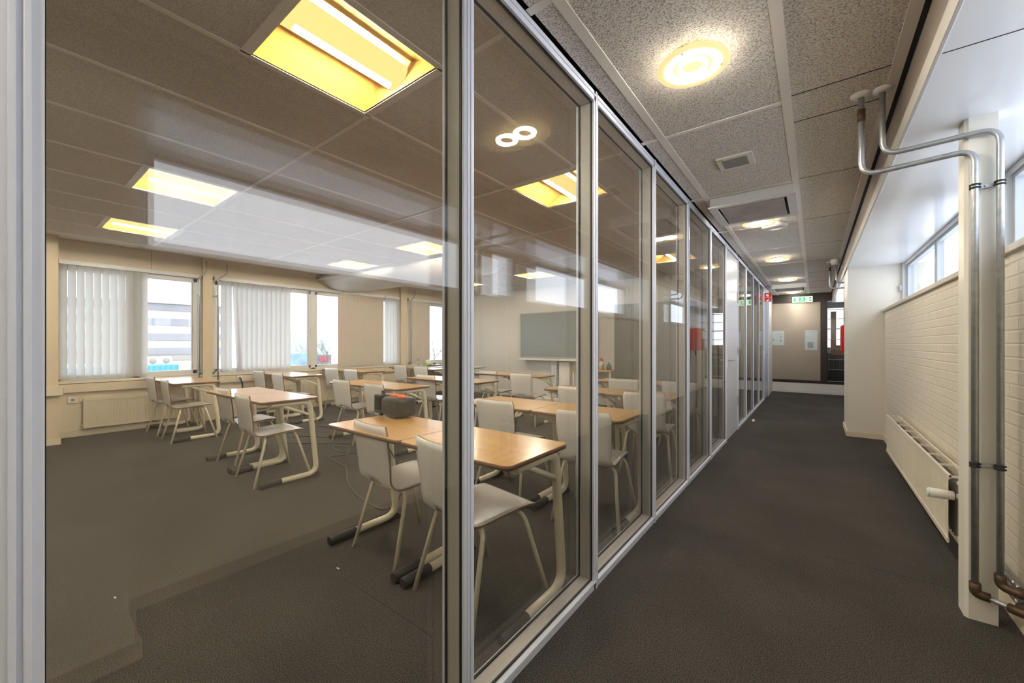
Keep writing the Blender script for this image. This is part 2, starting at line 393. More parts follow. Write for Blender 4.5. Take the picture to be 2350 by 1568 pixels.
# ------------------------------------------------------------------ blinds
def blind(ya,yb,ang,mt,label,pitch=.082,wid=.089,skew=None,xo=.0,rail=None,jit=4):
    o=empty('vertical_blind',(XW+.02,ya,0)); tag(o,label,'blind','vertical blinds on the window wall')
    ra,rb=rail or (ya,yb)
    MB().box(-.025,ra-ya,2.315,.03,rb-ya,2.372).build('headrail',WFR,o,bevel=.003)
    m=MB(); n=int(round((yb-ya)/pitch))
    for k in range(n):
        yc=(k+.5)*(yb-ya)/n; a=math.radians(ang+random.uniform(-jit,jit)); c,s_=math.cos(a),math.sin(a)
        vs=[]; fs=[]; sk=(skew[1] if skew and k==skew[0] else 0)
        for zi,z in enumerate((2.315,.775)):
            for q in range(5):
                t=(q/4-.5)*wid; bow=.006*(1-(2*q/4-1)**2)
                vs.append((xo+.0+t*s_+bow*c+.002,yc+t*c-bow*s_+(sk if zi else 0),z))
        for q in range(4): fs.append((q,q+1,q+6,q+5))
        vs2=[(v[0]-.0012,v[1],v[2]) for v in vs]
        m.add(vs,fs,0,True); m.add(vs2,[f[::-1] for f in fs],0,True)
    m.build('slats',mt,o); return o
blind(.54,1.42,39,SLAT,'vertical blind with open white slats on the window by the beige pier, nearest the camera',rail=(.54,2.06))
blind(2.34,3.45,50,SLAT,'vertical blind with open white slats and one slat hanging askew, behind the second desk row',skew=(2,.07),rail=(2.25,4.4))
blind(4.40,5.50,4,SLATC,'fully closed vertical blind in a shaded tone right of the bare tree view',rail=(4.4,5.52),jit=3)
blind(5.54,5.94,45,SLAT,'short run of open white vertical slats beside the closed blind')
blind(6.20,6.86,3,SLATC,'closed vertical blind in a shaded tone behind the teacher desk',rail=(6.2,7.6),jit=2)

# ------------------------------------------------------------------ screen wall, back walls, end wall
w=tag(empty('wall_back'),kind='structure')
MB().box(XW,YT,0,XI,YT+.1,2.75).build('wall_panelling',PANEL,w)
MB().box(-6.0,YT-.002,0,-5.997,YT,H).box(-4.75,YT-.002,0,-4.747,YT,H).box(-3.5,YT-.002,0,-3.497,YT,H).build('panel_joint',GRID,w)
MB().box(XW,YT-.015,0,XI,YT,.07).build('baseboard',PANEL,w)
tag(MB().box(XW,Y0-.1,0,1.1,Y0,2.9).build('wall_front',PANEL),kind='structure')
w=tag(empty('wall_end'),kind='structure')
MB().box(-3.2,YE,0,1.0,YE+.1,.27).build('wall_plinth',WHITE,w)
MB().box(-3.2,YE-.012,0,.73,YE,.075).build('baseboard',WHITE,w)
f=MB(); f.box(-3.2,YE-.005,.255,1.0,YE+.1,.33).box(-3.2,YE-.005,2.32,1.0,YE+.1,H+.02).box(.12,YE-.005,.33,.26,YE+.1,2.32)
f.build('frame',DFR,w)
MB().box(-3.2,YE+.02,.33,.12,YE+.05,2.32).build('frosted_panel',FROST,w)
MB().box(XW,YE,0,-3.2,YE+.1,2.9).build('wall_rest',PANEL,w)
# room glimpsed beyond the barred opening
w=tag(empty('wall_beyond'),kind='structure')
MB().box(-1.2,YE+3.0,0,1.1,YE+3.1,1.15).box(-1.2,YE+3.0,2.35,1.1,YE+3.1,2.9).box(-1.2,YE+3.0,1.15,.2,YE+3.1,2.35).build('far_wall',WHITE,w)
w7=tag(empty('window_7'),kind='structure'); MB().box(.2,YE+3.0,1.15,.25,YE+3.05,2.35).box(.7,YE+3.0,1.15,.74,YE+3.05,2.35).box(.2,YE+3.0,1.7,1.05,YE+3.05,1.73).build('window_frame',WFR,w7); MB().box(.2,YE+3.03,1.15,1.06,YE+3.036,2.35).build('pane',WGL,w7)  # window added to brighten the room beyond the bars
MB().box(1.05,YE,0,1.15,YE+3.1,2.9).build('side_wall',WHITE,w)
MB().box(-1.3,YE+.1,0,-1.2,YE+3.1,2.9).build('partition_wall',PANEL,w)
tag(MB().box(.3,YE+2.2,0,1.0,YE+2.6,1.0).build('counter',DFR),'dark low counter beyond the barred opening at the corridor end','counter')
tag(MB().box(.36,YE+1.5,.95,.47,YE+1.56,2.15).box(.47,YE+1.5,.95,.98,YE+1.56,1.22).build('banner',mat('banner_orange',(.95,.50,.10),.5)),'orange panel seen through the bars at the corridor end','panel')
g=empty('barred_screen',(.26,YE-.02,0)); tag(g,'metal grille of thin upright bars across the opening at the corridor end','grille')
bars=MB()
for k in range(27): bars.tube([(.02+k*.0205,0,.345),(.02+k*.0205,0,2.3)],.0045,6)
bars.build('upright_bars',ZINC,g)
rails=MB()
for z in (.62,.87,1.12,1.37,1.62,1.87,2.1): rails.tube([(.01,.006,z),(.57,.006,z)],.009,6)
rails.build('rails',ZINC,g)
# papers on the panel
for i,(x0,x1,z0,z1,lab) in enumerate(((-.95,-.63,1.22,1.60,'wide pale notice sheet on the taupe panel, beside the glass partition end'),(-.19,.06,1.10,1.60,'tall narrow pale notice sheet on the taupe panel, beside the dark frame'))):
    p=MB().box(x0,YE+.012,z0,x1,YE+.019,z1).build('notice_sheet',PAPER); tag(p,lab,'notice','notices on the end panel')
    for bb in (((x0+.04,z0+.12,x0+.1,z0+.17),(x1-.1,z0+.10,x1-.05,z0+.14),(x1-.1,z0+.2,x1-.06,z0+.24),(x1-.14,z1-.1,x1-.06,z1-.09)) if i==0 else ((x0+.04,z1-.05,x1-.04,z1-.04),(x0+.05,z0+.05,x1-.08,z0+.2))):
        MB().box(bb[0],YE+.010,bb[1],bb[2],YE+.012,bb[3]).build('print',INK,p)

# ------------------------------------------------------------------ glass partition
gp=tag(empty('wall_partition'),kind='structure')
mul=[.0245,.94,1.88,2.82,3.76,4.72,5.66]        # centre of each mullion
mul2=[6.64,7.54,8.48,9.42,10.38]
def mullion(y,w=.046):
    a,b_=y-w/2,y+w/2; m=MB()
    m.box(XG-.012,a,.0,XG,b_,H); m.box(XG,a+.012,0,XG+.006,a+.020,H); m.box(XG,b_-.020,0,XG+.006,b_-.012,H)
    m.build('mullion',ALU,gp,bevel=.0015)
    MB().box(XI,a+.003,.0,XG-.012,b_-.003,H).build('mullion_web',ALUD,gp)
    MB().box(XG-.0215,a-.002,.04,XG-.0125,b_+.002,H-.04).box(XI+.001,a-.002,.04,XI+.009,b_+.002,H-.04).build('gasket',BLACK,gp)
    MB().box(XI-.012,a,.0,XI,b_,H).build('mullion_back',ALU,gp)
for y in mul+mul2: mullion(y)
for (a,b_) in ((Y0,5.66),(6.64,10.4)):
    m=MB(); m.box(XG-.012,a,0,XG,b_,.042).box(XG-.012,a,H-.05,XG,b_,H).box(XG,a,.034,XG+.006,b_,.042).box(XG,a,H-.028,XG+.006,b_,H-.02)
    m.box(XI-.012,a,0,XI,b_,.042).box(XI-.012,a,H-.05,XI,b_,H); m.build('rail',ALU,gp,bevel=.001)
    MB().box(XI,a,0,XG-.012,b_,.044).box(XI,a,H-.048,XG-.012,b_,H).build('rail_web',mat('rail_web_%d'%int(a),(.74,.69,.64),.3,0),gp)
    MB().box(XG-.022,a,.044,XG-.014,b_,.050).box(XI,a,.044,XI+.008,b_,.050).box(XG-.022,a,H-.054,XG-.014,b_,H-.048).box(XI,a,H-.054,XI+.008,b_,H-.048).build('gasket',BLACK,gp)
MB().box(XI-.012,5.66,H-.05,XG,6.64,H).build('rail_over_door',ALU,gp)
for seq in ([Y0]+mul,mul2):
    for a,b_ in zip(seq,seq[1:]):
        MB().box(XG-.020,a+.02,.045,XG-.014,b_-.02,H-.05).build('glass_pane',GLASS,gp)
        MB().box(XI+.002,a+.02,.045,XI+.008,b_-.02,H-.05).build('glass_pane',GLASS,gp)
# white doors
def lever(parent,x,y,z,dirx,diry):
    m=MB(); m.box(x-.004,y-.022,z-.10,x+.004,y+.022,z+.07)
    m.build('handle_plate',PLW,parent,bevel=.002)
    MB().tube(fillet([(x,y,z),(x+dirx*.055,y,z),(x+dirx*.055,y+diry*.13,z)],.02),.009,8).build('door_handle',ZINC,parent)
d=tag(empty('door_1'),kind='structure')
MB().box(XG-.045,5.69,.008,XG-.004,6.61,2.47).build('door_leaf',mat('door_white',(.74,.75,.80),.3),d,bevel=.003)
lever(d,XG,5.78,1.04,1,1); lever(d,XG-.05,5.76,1.04,-1,1)
MB().box(XG-.004,5.685,.83,XG+.001,5.70,.98).box(XG-.004,5.685,1.10,XG+.001,5.70,1.16).build('lock_strip',BLACK,d)
MB().box(XG-.006,6.612,.35,XG+.006,6.622,.50).box(XG-.006,6.612,1.85,XG+.006,6.622,2.0).box(XG-.006,6.612,1.1,XG+.006,6.622,1.2).build('hinge',ZINC,d)
d=tag(empty('door_2'),kind='structure')
MB().box(XG-.045,10.43,.008,XG-.002,11.45,2.42).build('door_leaf',mat('door_bluewhite',(.50,.58,.72),.3),d,bevel=.003)
MB().box(XG-.06,10.40,0,XG+.004,10.43,H).box(XG-.06,11.45,0,XG+.012,11.50,H).box(XG-.06,10.4,2.42,XG+.004,11.5,H).build('door_frame',ALU,d)
lever(d,XG,10.50,1.04,1,1)
tag(MB().box(XI,11.5,0,XG,YE,H).build('wall_stub',WHITE),kind='structure')

# ------------------------------------------------------------------ ceiling things
def panel_light(k,a,b_,label):
    xc=(GXC[k]+GXC[k+1])/2; hw=(GXC[k]-GXC[k+1])/2-.012; hl=(b_-a)/2-.02
    o=empty('ceiling_light',(xc,(a+b_)/2,H)); tag(o,label,'ceiling light','square recessed lights in the classroom ceiling')
    m=MB(); th=.0
    def sheet(prof,y0,y1):
        vs=[(x,y,z) for y in (y0,y1) for x,z in prof]; n=len(prof)
        m.add(vs,[(i,i+1,n+i+1,n+i) for i in range(n-1)],0,True)
        m.add([(x,y,z+.003) for x,y,z in vs],[(i,i+1,n+i+1,n+i) for i in range(n-1)],0,True)
    for s in (-1,1):
        prof=[(s*hw*(1-.70*math.sin(t*PI/2)), .002+.10*(1-math.cos(t*PI/2))**.8) for t in [i/8 for i in range(9)]]
        prof=[(s*(hw-(hw-.085)*t),.001+.105*math.sin(t*PI/2)) for t in [i/8 for i in range(9)]]
        sheet(prof,-hl,hl)
    m.box(-hw,-hl+.002,0,hw,-hl+.005,.12).box(-hw,hl-.005,0,hw,hl-.002,.12)
    m.build('reflector',YEL,o)
    MB().box(-hw-.012,-hl-.02,-.004,-hw,hl+.02,.10).box(hw,-hl-.02,-.004,hw+.012,hl+.02,.10).box(-hw,-hl-.02,-.004,hw,-hl,.10).box(-hw,hl,-.004,hw,hl+.02,.10).build('light_frame',GRID,o)
    m=MB(); n=10
    for zz in (0,.0015):
        vs=[(.088*math.cos(PI+PI*i/n),y,.085+.075*math.sin(PI+PI*i/n)+zz) for y in (-hl,hl) for i in range(n+1)]
        m.add(vs,[(i,i+1,n+2+i,n+1+i) for i in range(n)],0,True)
    c=m.build('lamp_cover',COV_E,o)
    MB().tube([(0,-hl+.05,.012),(0,hl-.05,.010)],.017,10).build('tube',TUB_E,o)
    MB().box(-hw-.012,-hl-.02,.125,hw+.012,hl+.02,.13).build('housing',PLG,o)
LL=['large lit square ceiling light at the top of the picture, nearest the camera','lit square ceiling light above the second desk row, just behind the thick mullion','lit square ceiling light deep in the room near the dark grey cupboards',
 'lit square ceiling light in the middle of the classroom ceiling, first row','lit square ceiling light in the middle of the ceiling, before the duct','lit square ceiling light in front of the wall screen',
 'lit square ceiling light closest to the blind by the beige pier','lit square ceiling light near the windows where the half-round duct meets the wall','lit square ceiling light near the windows beyond the duct','square ceiling light over the floor behind the camera, closest to the glass partition','square ceiling light over the floor behind the camera, in the middle of the classroom']
for (k,a,b_),l in zip(LT,LL): panel_light(k,a,b_,l)
def downlight(x,y,label):
    o=empty('downlight',(x,y,H)); tag(o,label,'downlight','round downlights along the corridor')
    MB().lathe([(.085,-.026),(.150,-.026),(.153,-.030),(.150,-.034),(.085,-.034),(.085,-.026)],n=36).build('glass_ring',RING,o)
    MB().lathe([(.098,.0),(.098,-.010),(.092,-.012),(.088,-.01),(.088,0)],n=32).build('rim',PLW,o)
    MB().lathe([(0,-.016),(.086,-.016),(.086,-.013),(0,-.013)],n=28).build('lens',LENS,o)
    MB().tube([(.055*math.cos(k*PI/10),.055*math.sin(k*PI/10),-.030) for k in range(20)],.011,8,closed=True).build('bulb',BULB,o)
    for k in range(3):
        w=k*2*PI/3+.4; MB().tube([(.118*math.cos(w),.118*math.sin(w),0),(.118*math.cos(w),.118*math.sin(w),-.04)],.004,6).build('clip',ZINC,o)
for x,y,l in ((-.44,1.93,'round lit downlight nearest the camera, with frosted glass ring'),(-.46,4.86,'round lit downlight beside the smoke detector'),(-.44,7.15,'third round lit downlight along the corridor, beyond the smoke detector'),(-.42,9.55,'fourth round lit downlight along the corridor'),(-.44,-.75,'round downlight behind the camera, before the corridor front wall'),(-.41,11.9,'farthest round lit downlight, above the green exit sign')): downlight(x,y,l)
o=empty('ceiling_speaker',(-.44,3.17,H)); tag(o,'small square white-framed ceiling grille with grey mesh in the corridor ceiling','speaker')
MB().box(-.11,-.11,-.014,.11,.11,0).build('frame',PLW,o,bevel=.003)
MB().box(-.075,-.075,-.016,.075,.075,-.013).build('mesh_grille',PLG,o)
MB().box(-.105,-.105,-.0155,-.065,-.085,-.0135).build('yellow_sticker',mat('sticker_yellow',(.55,.6,.05),.5),o)
def acbox(y0,label,nm):
    o=empty(nm,(-.43,y0,H)); tag(o,label,'vent unit')
    MB().box(-.31,0,-.075,.30,.02,0).box(-.31,.62,-.075,.30,.64,0).box(-.31,.02,-.075,-.29,.62,0).box(.28,.02,-.075,.30,.62,0).build('housing',WHITE,o,bevel=.003)
    MB().box(-.325,-.012,-.09,.315,.04,-.075).box(-.325,.60,-.09,.315,.655,-.075).box(-.325,.04,-.09,-.26,.60,-.075).box(.25,.04,-.09,.315,.60,-.075).build('rim',WHITE,o,bevel=.003)
    MB().box(-.24,.06,-.088,.23,.58,-.078).build('filter_panel',mat(nm+'_panel',(.42,.39,.36),.5,var=(4,.2)),o)
acbox(3.88,'boxy white air unit protruding from the corridor ceiling above the smoke detector','ceiling_air_unit')
acbox(10.35,'far flat white air unit on the ceiling just before the corridor end','ceiling_air_unit')
o=empty('smoke_detector',(-.34,5.10,H)); tag(o,'round white smoke detector under the corridor ceiling beside the second downlight','smoke detector')
MB().lathe([(.0,-.045),(.09,-.045),(.115,-.036),(.12,-.02),(.11,0)],n=28).build('body',PLW,o)
# half-round duct across the classroom
o=empty('ceiling_duct',(0,0,0)); tag(o,'half-round white air duct running from the window wall under the classroom ceiling','duct')
prof=[(4.60-.62*math.cos(PI*t/14),2.60-.25*math.sin(PI*t/14)) for t in range(15)]
MB().prism(prof,XW-.02,-4.2,'x',sm=True).build('shell',DUCT,o)
MB().box(XW-.02,3.965,2.53,-4.2,3.985,2.556).build('edge_rail',GRID,o)

# ------------------------------------------------------------------ desks and chairs
def make_desk():
    o=empty('student_desk'); mb=MB()
    # top with rounded corners
    poly=rrect(-.3575,-.25,.3575,.25,.035,5)
    n=len(poly)
    mb.add([(x,y,.75) for x,y in poly],[tuple(range(n))],0); mb.add([(x,y,.729) for x,y in poly],[tuple(range(n))[::-1]],0)
    b=len(mb.v)-2*n
    for k in range(n):
        k2=(k+1)%n; mb.f.append([b+k,b+k2,b+n+k2,b+n+k]); mb.m.append(1); mb.s.append(True)
    mb.build('tabletop',[WOOD,WEDGE],o)
    for s in (-1,1):
        x=s*.322
        pts=fillet([(x,-.245,.030),(x,.245,.030),(x,.175,.712),(x,-.16,.712)],[.10,.07],7)
        l=MB().tube(pts,.0235,12).build('leg',TUBE,o)
        MB().tube([(x,-.252,.031),(x,-.248,.031),(x,-.075,.031)],[.024,.0275,.0275],10).build('foot_sleeve',RUB,l)
        MB().prism([(.10,.006),(.255,.0),(.285,.0),(.245,.045),(.16,.02)],x-.018,x+.018,'x').build('heel_glide',RUB,l)
        MB().tube([(x,-.10,.715),(x,.198,.575)],.0145,8).build('brace',TUBE,o)
    MB().box(-.31,.10,.700,.31,.125,.728).build('cross_rail',TUBE,o)
    return o
def make_chair():
    o=empty('school_chair')
    # centre line of the shell in (y,z)
    prof=[]
    raw=[(-.262,.800),(-.258,.72),(-.243,.62),(-.235,.55),(-.232,.50),(-.218,.458),(-.185,.438),(-.13,.436),(-.02,.444),(.08,.450),(.15,.450),(.185,.444),(.205,.434)]
    P=[Vector((0,a,b)) for a,b in raw]
    for i in range(len(P)-1):
        p0=P[max(i-1,0)];p1=P[i];p2=P[i+1];p3=P[min(i+2,len(P)-1)]
        for k in range(2):
            t=k/2; prof.append(.5*((2*p1)+(p2-p0)*t+(2*p0-5*p1+4*p2-p3)*t*t+(3*p1-p0-3*p2+p3)*t**3))
    prof.append(P[-1]); n=len(prof); nc=12; T=.0055
    def hw(i):
        z=prof[i].z; y=prof[i].y
        if i<=9: w=.200-.004*i*.6
        else: w=.190+.008*min(1,(i-9)/10)
        if i==0: w-=.018
        if i==1: w-=.004
        if i>=n-2: w-=.012*(i-n+3)
        return w
    V={};vs=[]
    for side in (1,-1):
        for i in range(n):
            t=(prof[min(i+1,n-1)]-prof[max(i-1,0)]).normalized(); nr=Vector((0,-t.z,t.y)) 
            w=hw(i); back=max(0,min(1,(prof[i].z-.46)/.15))
            for c in range(nc+1):
                u=2*c/nc-1; x=u*w
                bow=-.022*back*(1-u*u)
                drop=-.010*(1-u*u)*(1-back) if prof[i].y<.12 else 0
                p=prof[i]+nr*T*side; V[(side,i,c)]=len(vs); vs.append((x,p.y+bow,p.z+drop))
    fs=[];ms=[]
    hole={(8,c) for c in (4,5,6,7)}
    hole={(9,5),(9,6)}|{(9,4),(9,7)}
    for i in range(n-1):
        for c in range(nc):
            if (i,c) in hole: continue
            fs.append((V[(1,i,c)],V[(1,i+1,c)],V[(1,i+1,c+1)],V[(1,i,c+1)])); ms.append(0)
            fs.append((V[(-1,i,c)],V[(-1,i,c+1)],V[(-1,i+1,c+1)],V[(-1,i+1,c)])); ms.append(0)
    def edge(a,b):
        fs.append((V[(1,*a)],V[(1,*b)],V[(-1,*b)],V[(-1,*a)])); ms.append(1)
    for i in range(n-1): edge((i,0),(i+1,0)); edge((i,nc),(i+1,nc))
    for c in range(nc): edge((0,c),(0,c+1)); edge((n-1,c),(n-1,c+1))
    for c in (4,5,6,7): edge((9,c),(9,c+1)); edge((10,c),(10,c+1))
    edge((9,4),(10,4)); edge((9,8),(10,8))
    mb=MB(); mb.v=vs; mb.f=[list(f) for f in fs]; mb.m=ms; mb.s=[k==0 for k in ms]
    mb.build('shell',[CHW,CHE],o)
    for sy,(yt,yb_) in ((1,(.115,.235)),(-1,(-.135,-.245))):
        for s in (-1,1):
            pts=fillet([(0.0,yt,.418),(s*.185,yt,.418),(s*.238,yb_,.0)],.06,7)
            MB().tube(pts,.0115,10).build('leg',TUBE,o)
    m=MB()
    m.tube([(-.10,.0,.418),(.10,.0,.418)],.008,8)
    for s in (-1,1): m.tube([(s*.10,-.14,.418),(s*.10,.12,.420)],.009,8)
    m.build('seat_frame',TUBE,o)
    return o
desk0=make_desk(); chair0=make_chair()
desks=[] # x centre, y centre, label
def pair(xr,yf,lab): # right end x, front edge y
    return [(xr-.36,yf+.25,lab[1]),(xr-.36-.722,yf+.25,lab[0])]
D=[]
D+=pair(-.985,1.27,('nearest wooden student desk carrying the black case','nearest wooden student desk, touching the glass beside the thick mullion'))
D+=pair(-.99,2.46,('wooden student desk of the second row, joined left of the one at the glass','wooden student desk of the second row against the glass'))
D+=pair(-.99,3.76,('wooden student desk of the third row, away from the glass','wooden student desk of the third row beside the glass'))
D+=pair(-.99,5.02,('wooden student desk of the last row, away from the glass, before the dark cupboards','wooden student desk of the last row beside the glass'))
D+=pair(-3.74,1.39,('left half of the glare-lit middle desk pair in the first row','right half of the glare-lit middle desk pair, with its full leg frame in view'))
D+=pair(-3.66,2.70,('left desk of the middle pair just past the floor cable','right desk of the middle pair straight behind the black case'))
D+=pair(-3.45,3.76,('pale glare-lit desk in the third middle pair, in front of a single chair','right desk of the third middle pair, seen beside the thick mullion'))
D+=pair(-3.33,5.04,('left desk of the pair in front of the wall screen','right desk of the pair in front of the wall screen'))
D+=pair(-6.40,1.39,('desk at the first window, farther from the floor leg in view','desk by the first window, its leg frame beside the window pier'))
D+=pair(-6.40,2.80,('desk under the blind with the askew slat, next to the sill','desk in front of the open window, with coiled cable below'))
D+=pair(-6.40,4.00,('desk below the closed blind, next to the sill','desk below the closed blind, on the room side'))
D+=pair(-5.95,5.25,('desk behind the two chairs by the last window pier, sill side','desk behind the two chairs by the last window pier, room side'))
for i,(x,y,l) in enumerate(D):
    o=desk0 if i==0 else copy_tree(desk0)
    o.location=(x,y,0); o.rotation_euler=(0,0,0); tag(o,l,'desk','student desks in pairs')
CH=[(-2.0,1.575,-6,'white school chair at the desk with the black case'),(-1.345,1.51,-9.5,'nearest white school chair, cut by the thick mullion, at the desk touching the glass'),
(-2.05,2.72,0,'white school chair pushed to the second-row desk, away from the glass'),(-1.27,2.67,7,'white school chair beside the glass in the second row'),
(-2.02,3.99,0,'white school chair of the third row, away from the glass'),(-1.28,3.93,5,'white school chair beside the glass in the third row'),
(-1.96,5.18,1,'white school chair at the last-row desk before the dark cupboards'),(-1.29,5.22,1,'white school chair beside the glass in the last row'),
(-4.81,1.70,1,'white school chair at the left half of the glare-lit middle desk pair'),(-4.05,1.62,-2,'white school chair in full view at the right half of the glare-lit middle desk pair'),
(-4.74,2.93,1,'white school chair showing its oval hole, left of the chair behind the black case'),(-3.96,2.88,0,'white school chair partly hidden behind the black case'),
(-4.50,4.09,2,'lone white school chair facing the pale glare-lit desk left of the thick mullion'),(-3.80,4.09,0,'white school chair mostly hidden by the thick mullion'),
(-4.38,5.33,1,'white school chair left of the joint of the desk pair before the wall screen'),(-3.58,5.16,4,'white school chair in front of the wall screen, right one of two'),
(-7.34,1.60,3,'white school chair nearest the radiator under the first window'),(-6.58,1.60,-1,'white school chair at the first window, beside the floor leg sleeve'),
(-7.48,3.00,4,'white school chair beneath the blind with the askew slat'),(-6.62,2.95,0,'white school chair right of the one beneath the askew slat'),
(-7.22,4.12,8,'white school chair in front of the bare tree view'),(-6.62,4.16,4,'white school chair at the closed blind'),
(-6.98,5.50,4,'white school chair by the last window pier'),(-6.28,5.47,3,'white school chair right of the last window pier, before the teacher desk')]
for i,(x,y,r,l) in enumerate(CH):
    o=chair0 if i==0 else copy_tree(chair0)
    o.location=(x,y,0); o.rotation_euler=(0,0,math.radians(r)); tag(o,l,'chair','white school chairs')

# black case on the nearest desk
o=empty('carry_case',(-2.31,1.705,.75),math.radians(-2)); tag(o,'black plastic carry case with orange things on top, on the nearest wooden desk','case')
body=MB()
secs=[(-.085,.062,.018,.125),(-.04,.075,.008,.140),(.03,.082,.004,.140),(.10,.080,.006,.138),(.135,.066,.018,.130),(.15,.045,.045,.120)]
rings=[]
for x,hy,z0,z1 in secs:
    pl=rrect(-hy,z0,hy,z1,.022,4); rings.append([(x,a,b) for a,b in pl])
nn=len(rings[0]); vs=[p for r in rings for p in r]; fs=[]
for i in range(len(rings)-1):
    for k in range(nn): fs.append((i*nn+k,i*nn+(k+1)%nn,(i+1)*nn+(k+1)%nn,(i+1)*nn+k))
body.add(vs,fs,0,True); body.add(rings[0],[tuple(range(nn))[::-1]],0); body.add(rings[-1],[tuple(range(nn))],0)
body.build('case_body',PLB,o)
MB().box(-.17,-.066,.03,-.155,.066,.138).box(-.16,-.07,.128,-.08,.07,.145).box(-.16,-.07,.022,-.08,.07,.036).box(-.16,.05,.03,-.08,.062,.13).build('handle_frame',PLB,o,bevel=.004)
MB().box(-.10,-.052,.14,-.082,-.03,.175).box(-.12,-.06,0,-.10,-.035,.03).build('knob',PLB,o)
MB().box(.055,-.084,.075,.125,-.080,.12).build('side_recess',RUB,o)
mm=MB()
for k in range(9):
    w=k*.7; mm.lathe([(.0,.010),(.018,.007),(.024,-.002),(.018,-.008)],(-.05+k*.018,.02*math.sin(w*2.1),.142),10)
mm.build('orange_contents',ORG,o)
MB().tube([(-.07,-.02,.12),(-.10,-.02,.11),(-.12,-.01,.09),(-.105,0,.06),(-.13,.01,.05),(-.10,.02,.045),(-.09,0,.07),(-.12,-.02,.055)],.006,6).build('coiled_lead',PLB,o)
# cables
def spline(pts,seg=6):
    P=[Vector(p) for p in pts]; out=[]
    for i in range(len(P)-1):
        p0=P[max(i-1,0)];p1=P[i];p2=P[i+1];p3=P[min(i+2,len(P)-1)]
        for k in range(seg):
            t=k/seg; out.append(.5*((2*p1)+(p2-p0)*t+(2*p0-5*p1+4*p2-p3)*t*t+(3*p1-p0-3*p2+p3)*t**3))
    out.append(P[-1]); return out
tag(MB().tube(spline([(-2.42,1.60,.755),(-2.47,1.62,.70),(-2.25,1.72,.35),(-2.45,1.80,.08),(-2.62,1.78,.006),(-3.0,1.83,.006),(-3.35,1.95,.006),(-3.72,2.15,.006),(-3.95,2.2,.006),(-4.25,2.26,.006),(-4.20,2.42,.006),(-4.45,2.60,.006),(-4.65,2.52,.006),(-4.3,2.45,.006),(-4.1,2.62,.006),(-4.6,2.75,.006),(-5.2,2.30,.006),(-5.6,2.35,.006),(-5.4,2.62,.006),(-4.9,2.85,.006),(-4.7,3.15,.006),(-5.3,3.3,.006),(-6.0,3.0,.006),(-6.2,3.25,.006),(-5.9,3.45,.006),(-5.3,3.42,.006),(-5.0,3.8,.006),(-5.5,4.0,.006),(-6.2,3.75,.006),(-7.0,3.7,.006),(-7.8,3.9,.01)]),.006,6).build('extension_cable',CABLE),'grey cable snaking in loops over the carpet between the desk rows','cable')
# lint scraps
for i,(x,y) in enumerate(((-2.11,1.17),(-2.74,.37))):
    tag(MB().box(-.008,-.003,0,.008,.001,.003).box(-.002,.001,0,.012,.004,.002).build('lint_scrap',SWHITE,loc=(x,y,.001)),('tiny white scrap on the carpet near the desk feet','tiny white scrap on the carpet by the left post')[i],'scrap')

# ------------------------------------------------------------------ radiators
def radiator(L,hgt,dep,mt,name='radiator'):
    o=empty(name); m=MB(); n=int(L/.033)
    # ribbed front sheet: profile along y
    z0,z1=0,hgt
    pr=[]
    for k in range(n):
        a=k*L/n; w=L/n; pr+= [(0,a),(0,a+.45*w),(-.005,a+.55*w),(-.005,a+.9*w)]
    pr.append((0,L))
    vs=[];fs=[]
    for z in (z0+.025,z1-.03):
        for d,y in pr: vs.append((d if 0 else -d,y,z))
    q=len(pr)
    m.add(vs,[(i,i+1,q+i+1,q+i) for i in range(q-1)],0)
    m.box(-.004,0,z0,.004,L,z0+.027).box(-.004,0,z1-.032,.004,L,z1)
    m.build('front_panel',mt,o)
    MB().box(dep-.012,0,z0,dep,L,z1-.01).build('rear_panel',mt,o)
    g=MB(); k=0
    for yy in [0.0]+[L*t/8 for t in range(1,8)]+[L-.006]: g.box(.004,yy,z1-.016,dep,yy+.006,z1-.004)
    g.box(.004,0,z1-.02,.012,L,z1-.001); g.box(dep-.02,0,z1-.02,dep-.012,L,z1-.001); g.box(.0,-.003,z0,dep,0,z1) if mt is RADB else None
    g.build('top_grille',mt,o)
    f=MB()
    for k in range(int(L/.05)): f.box(dep*.35,k*.05+.01,z0+.03,dep*.8,k*.05+.014,z1-.06)
    f.build('convector_fins',PLG,o)
    for zz in (z1-.045,z0+.035): MB().tube([(.045,-.03,zz),(.045,.02,zz)],.012,8).build('pipe_stub',mt,o)
    return o
r=radiator(2.40,.385,.10,RAD); r.location=(.60,3.27,.13); tag(r,'white ribbed panel radiator along the corridor brick wall','radiator')
v=MB(); v.tube([(.045,-.03,.285),(.045,-.06,.285),(.02,-.06,.285)],.014,10).tube([(.01,-.06,.285),(-.085,-.06,.285)],[.024,.027],14).tube([(-.085,-.06,.285),(-.095,-.06,.285)],[.027,.02],14)
v.build('thermostat_valve',PLW,r)
MB().tube(fillet([(.045,-.03,.34),(.045,-.055,.34),(.045,-.055,.0)],.02),.010,8).build('valve_pipe',BRASS,r)
rb=radiator(1.04,.40,.07,RADB)
def setr(o,y,l): o.location=(XW+.10,y,.11); tag(o,l,'radiator','radiators below the classroom windows')
def flip(o): o.scale=(-1,1,1)
setr(rb,.76,'beige ribbed radiator left under the first window, beside the wall socket')
for y,l in ((2.75,'beige ribbed radiator below the blind with the askew slat'),(3.95,'beige ribbed radiator below the bare tree view')):
    c=copy_tree(rb); setr(c,y,l)
for o in [x for x in COL.objects if x.get('group')=='radiators below the classroom windows']: flip(o)
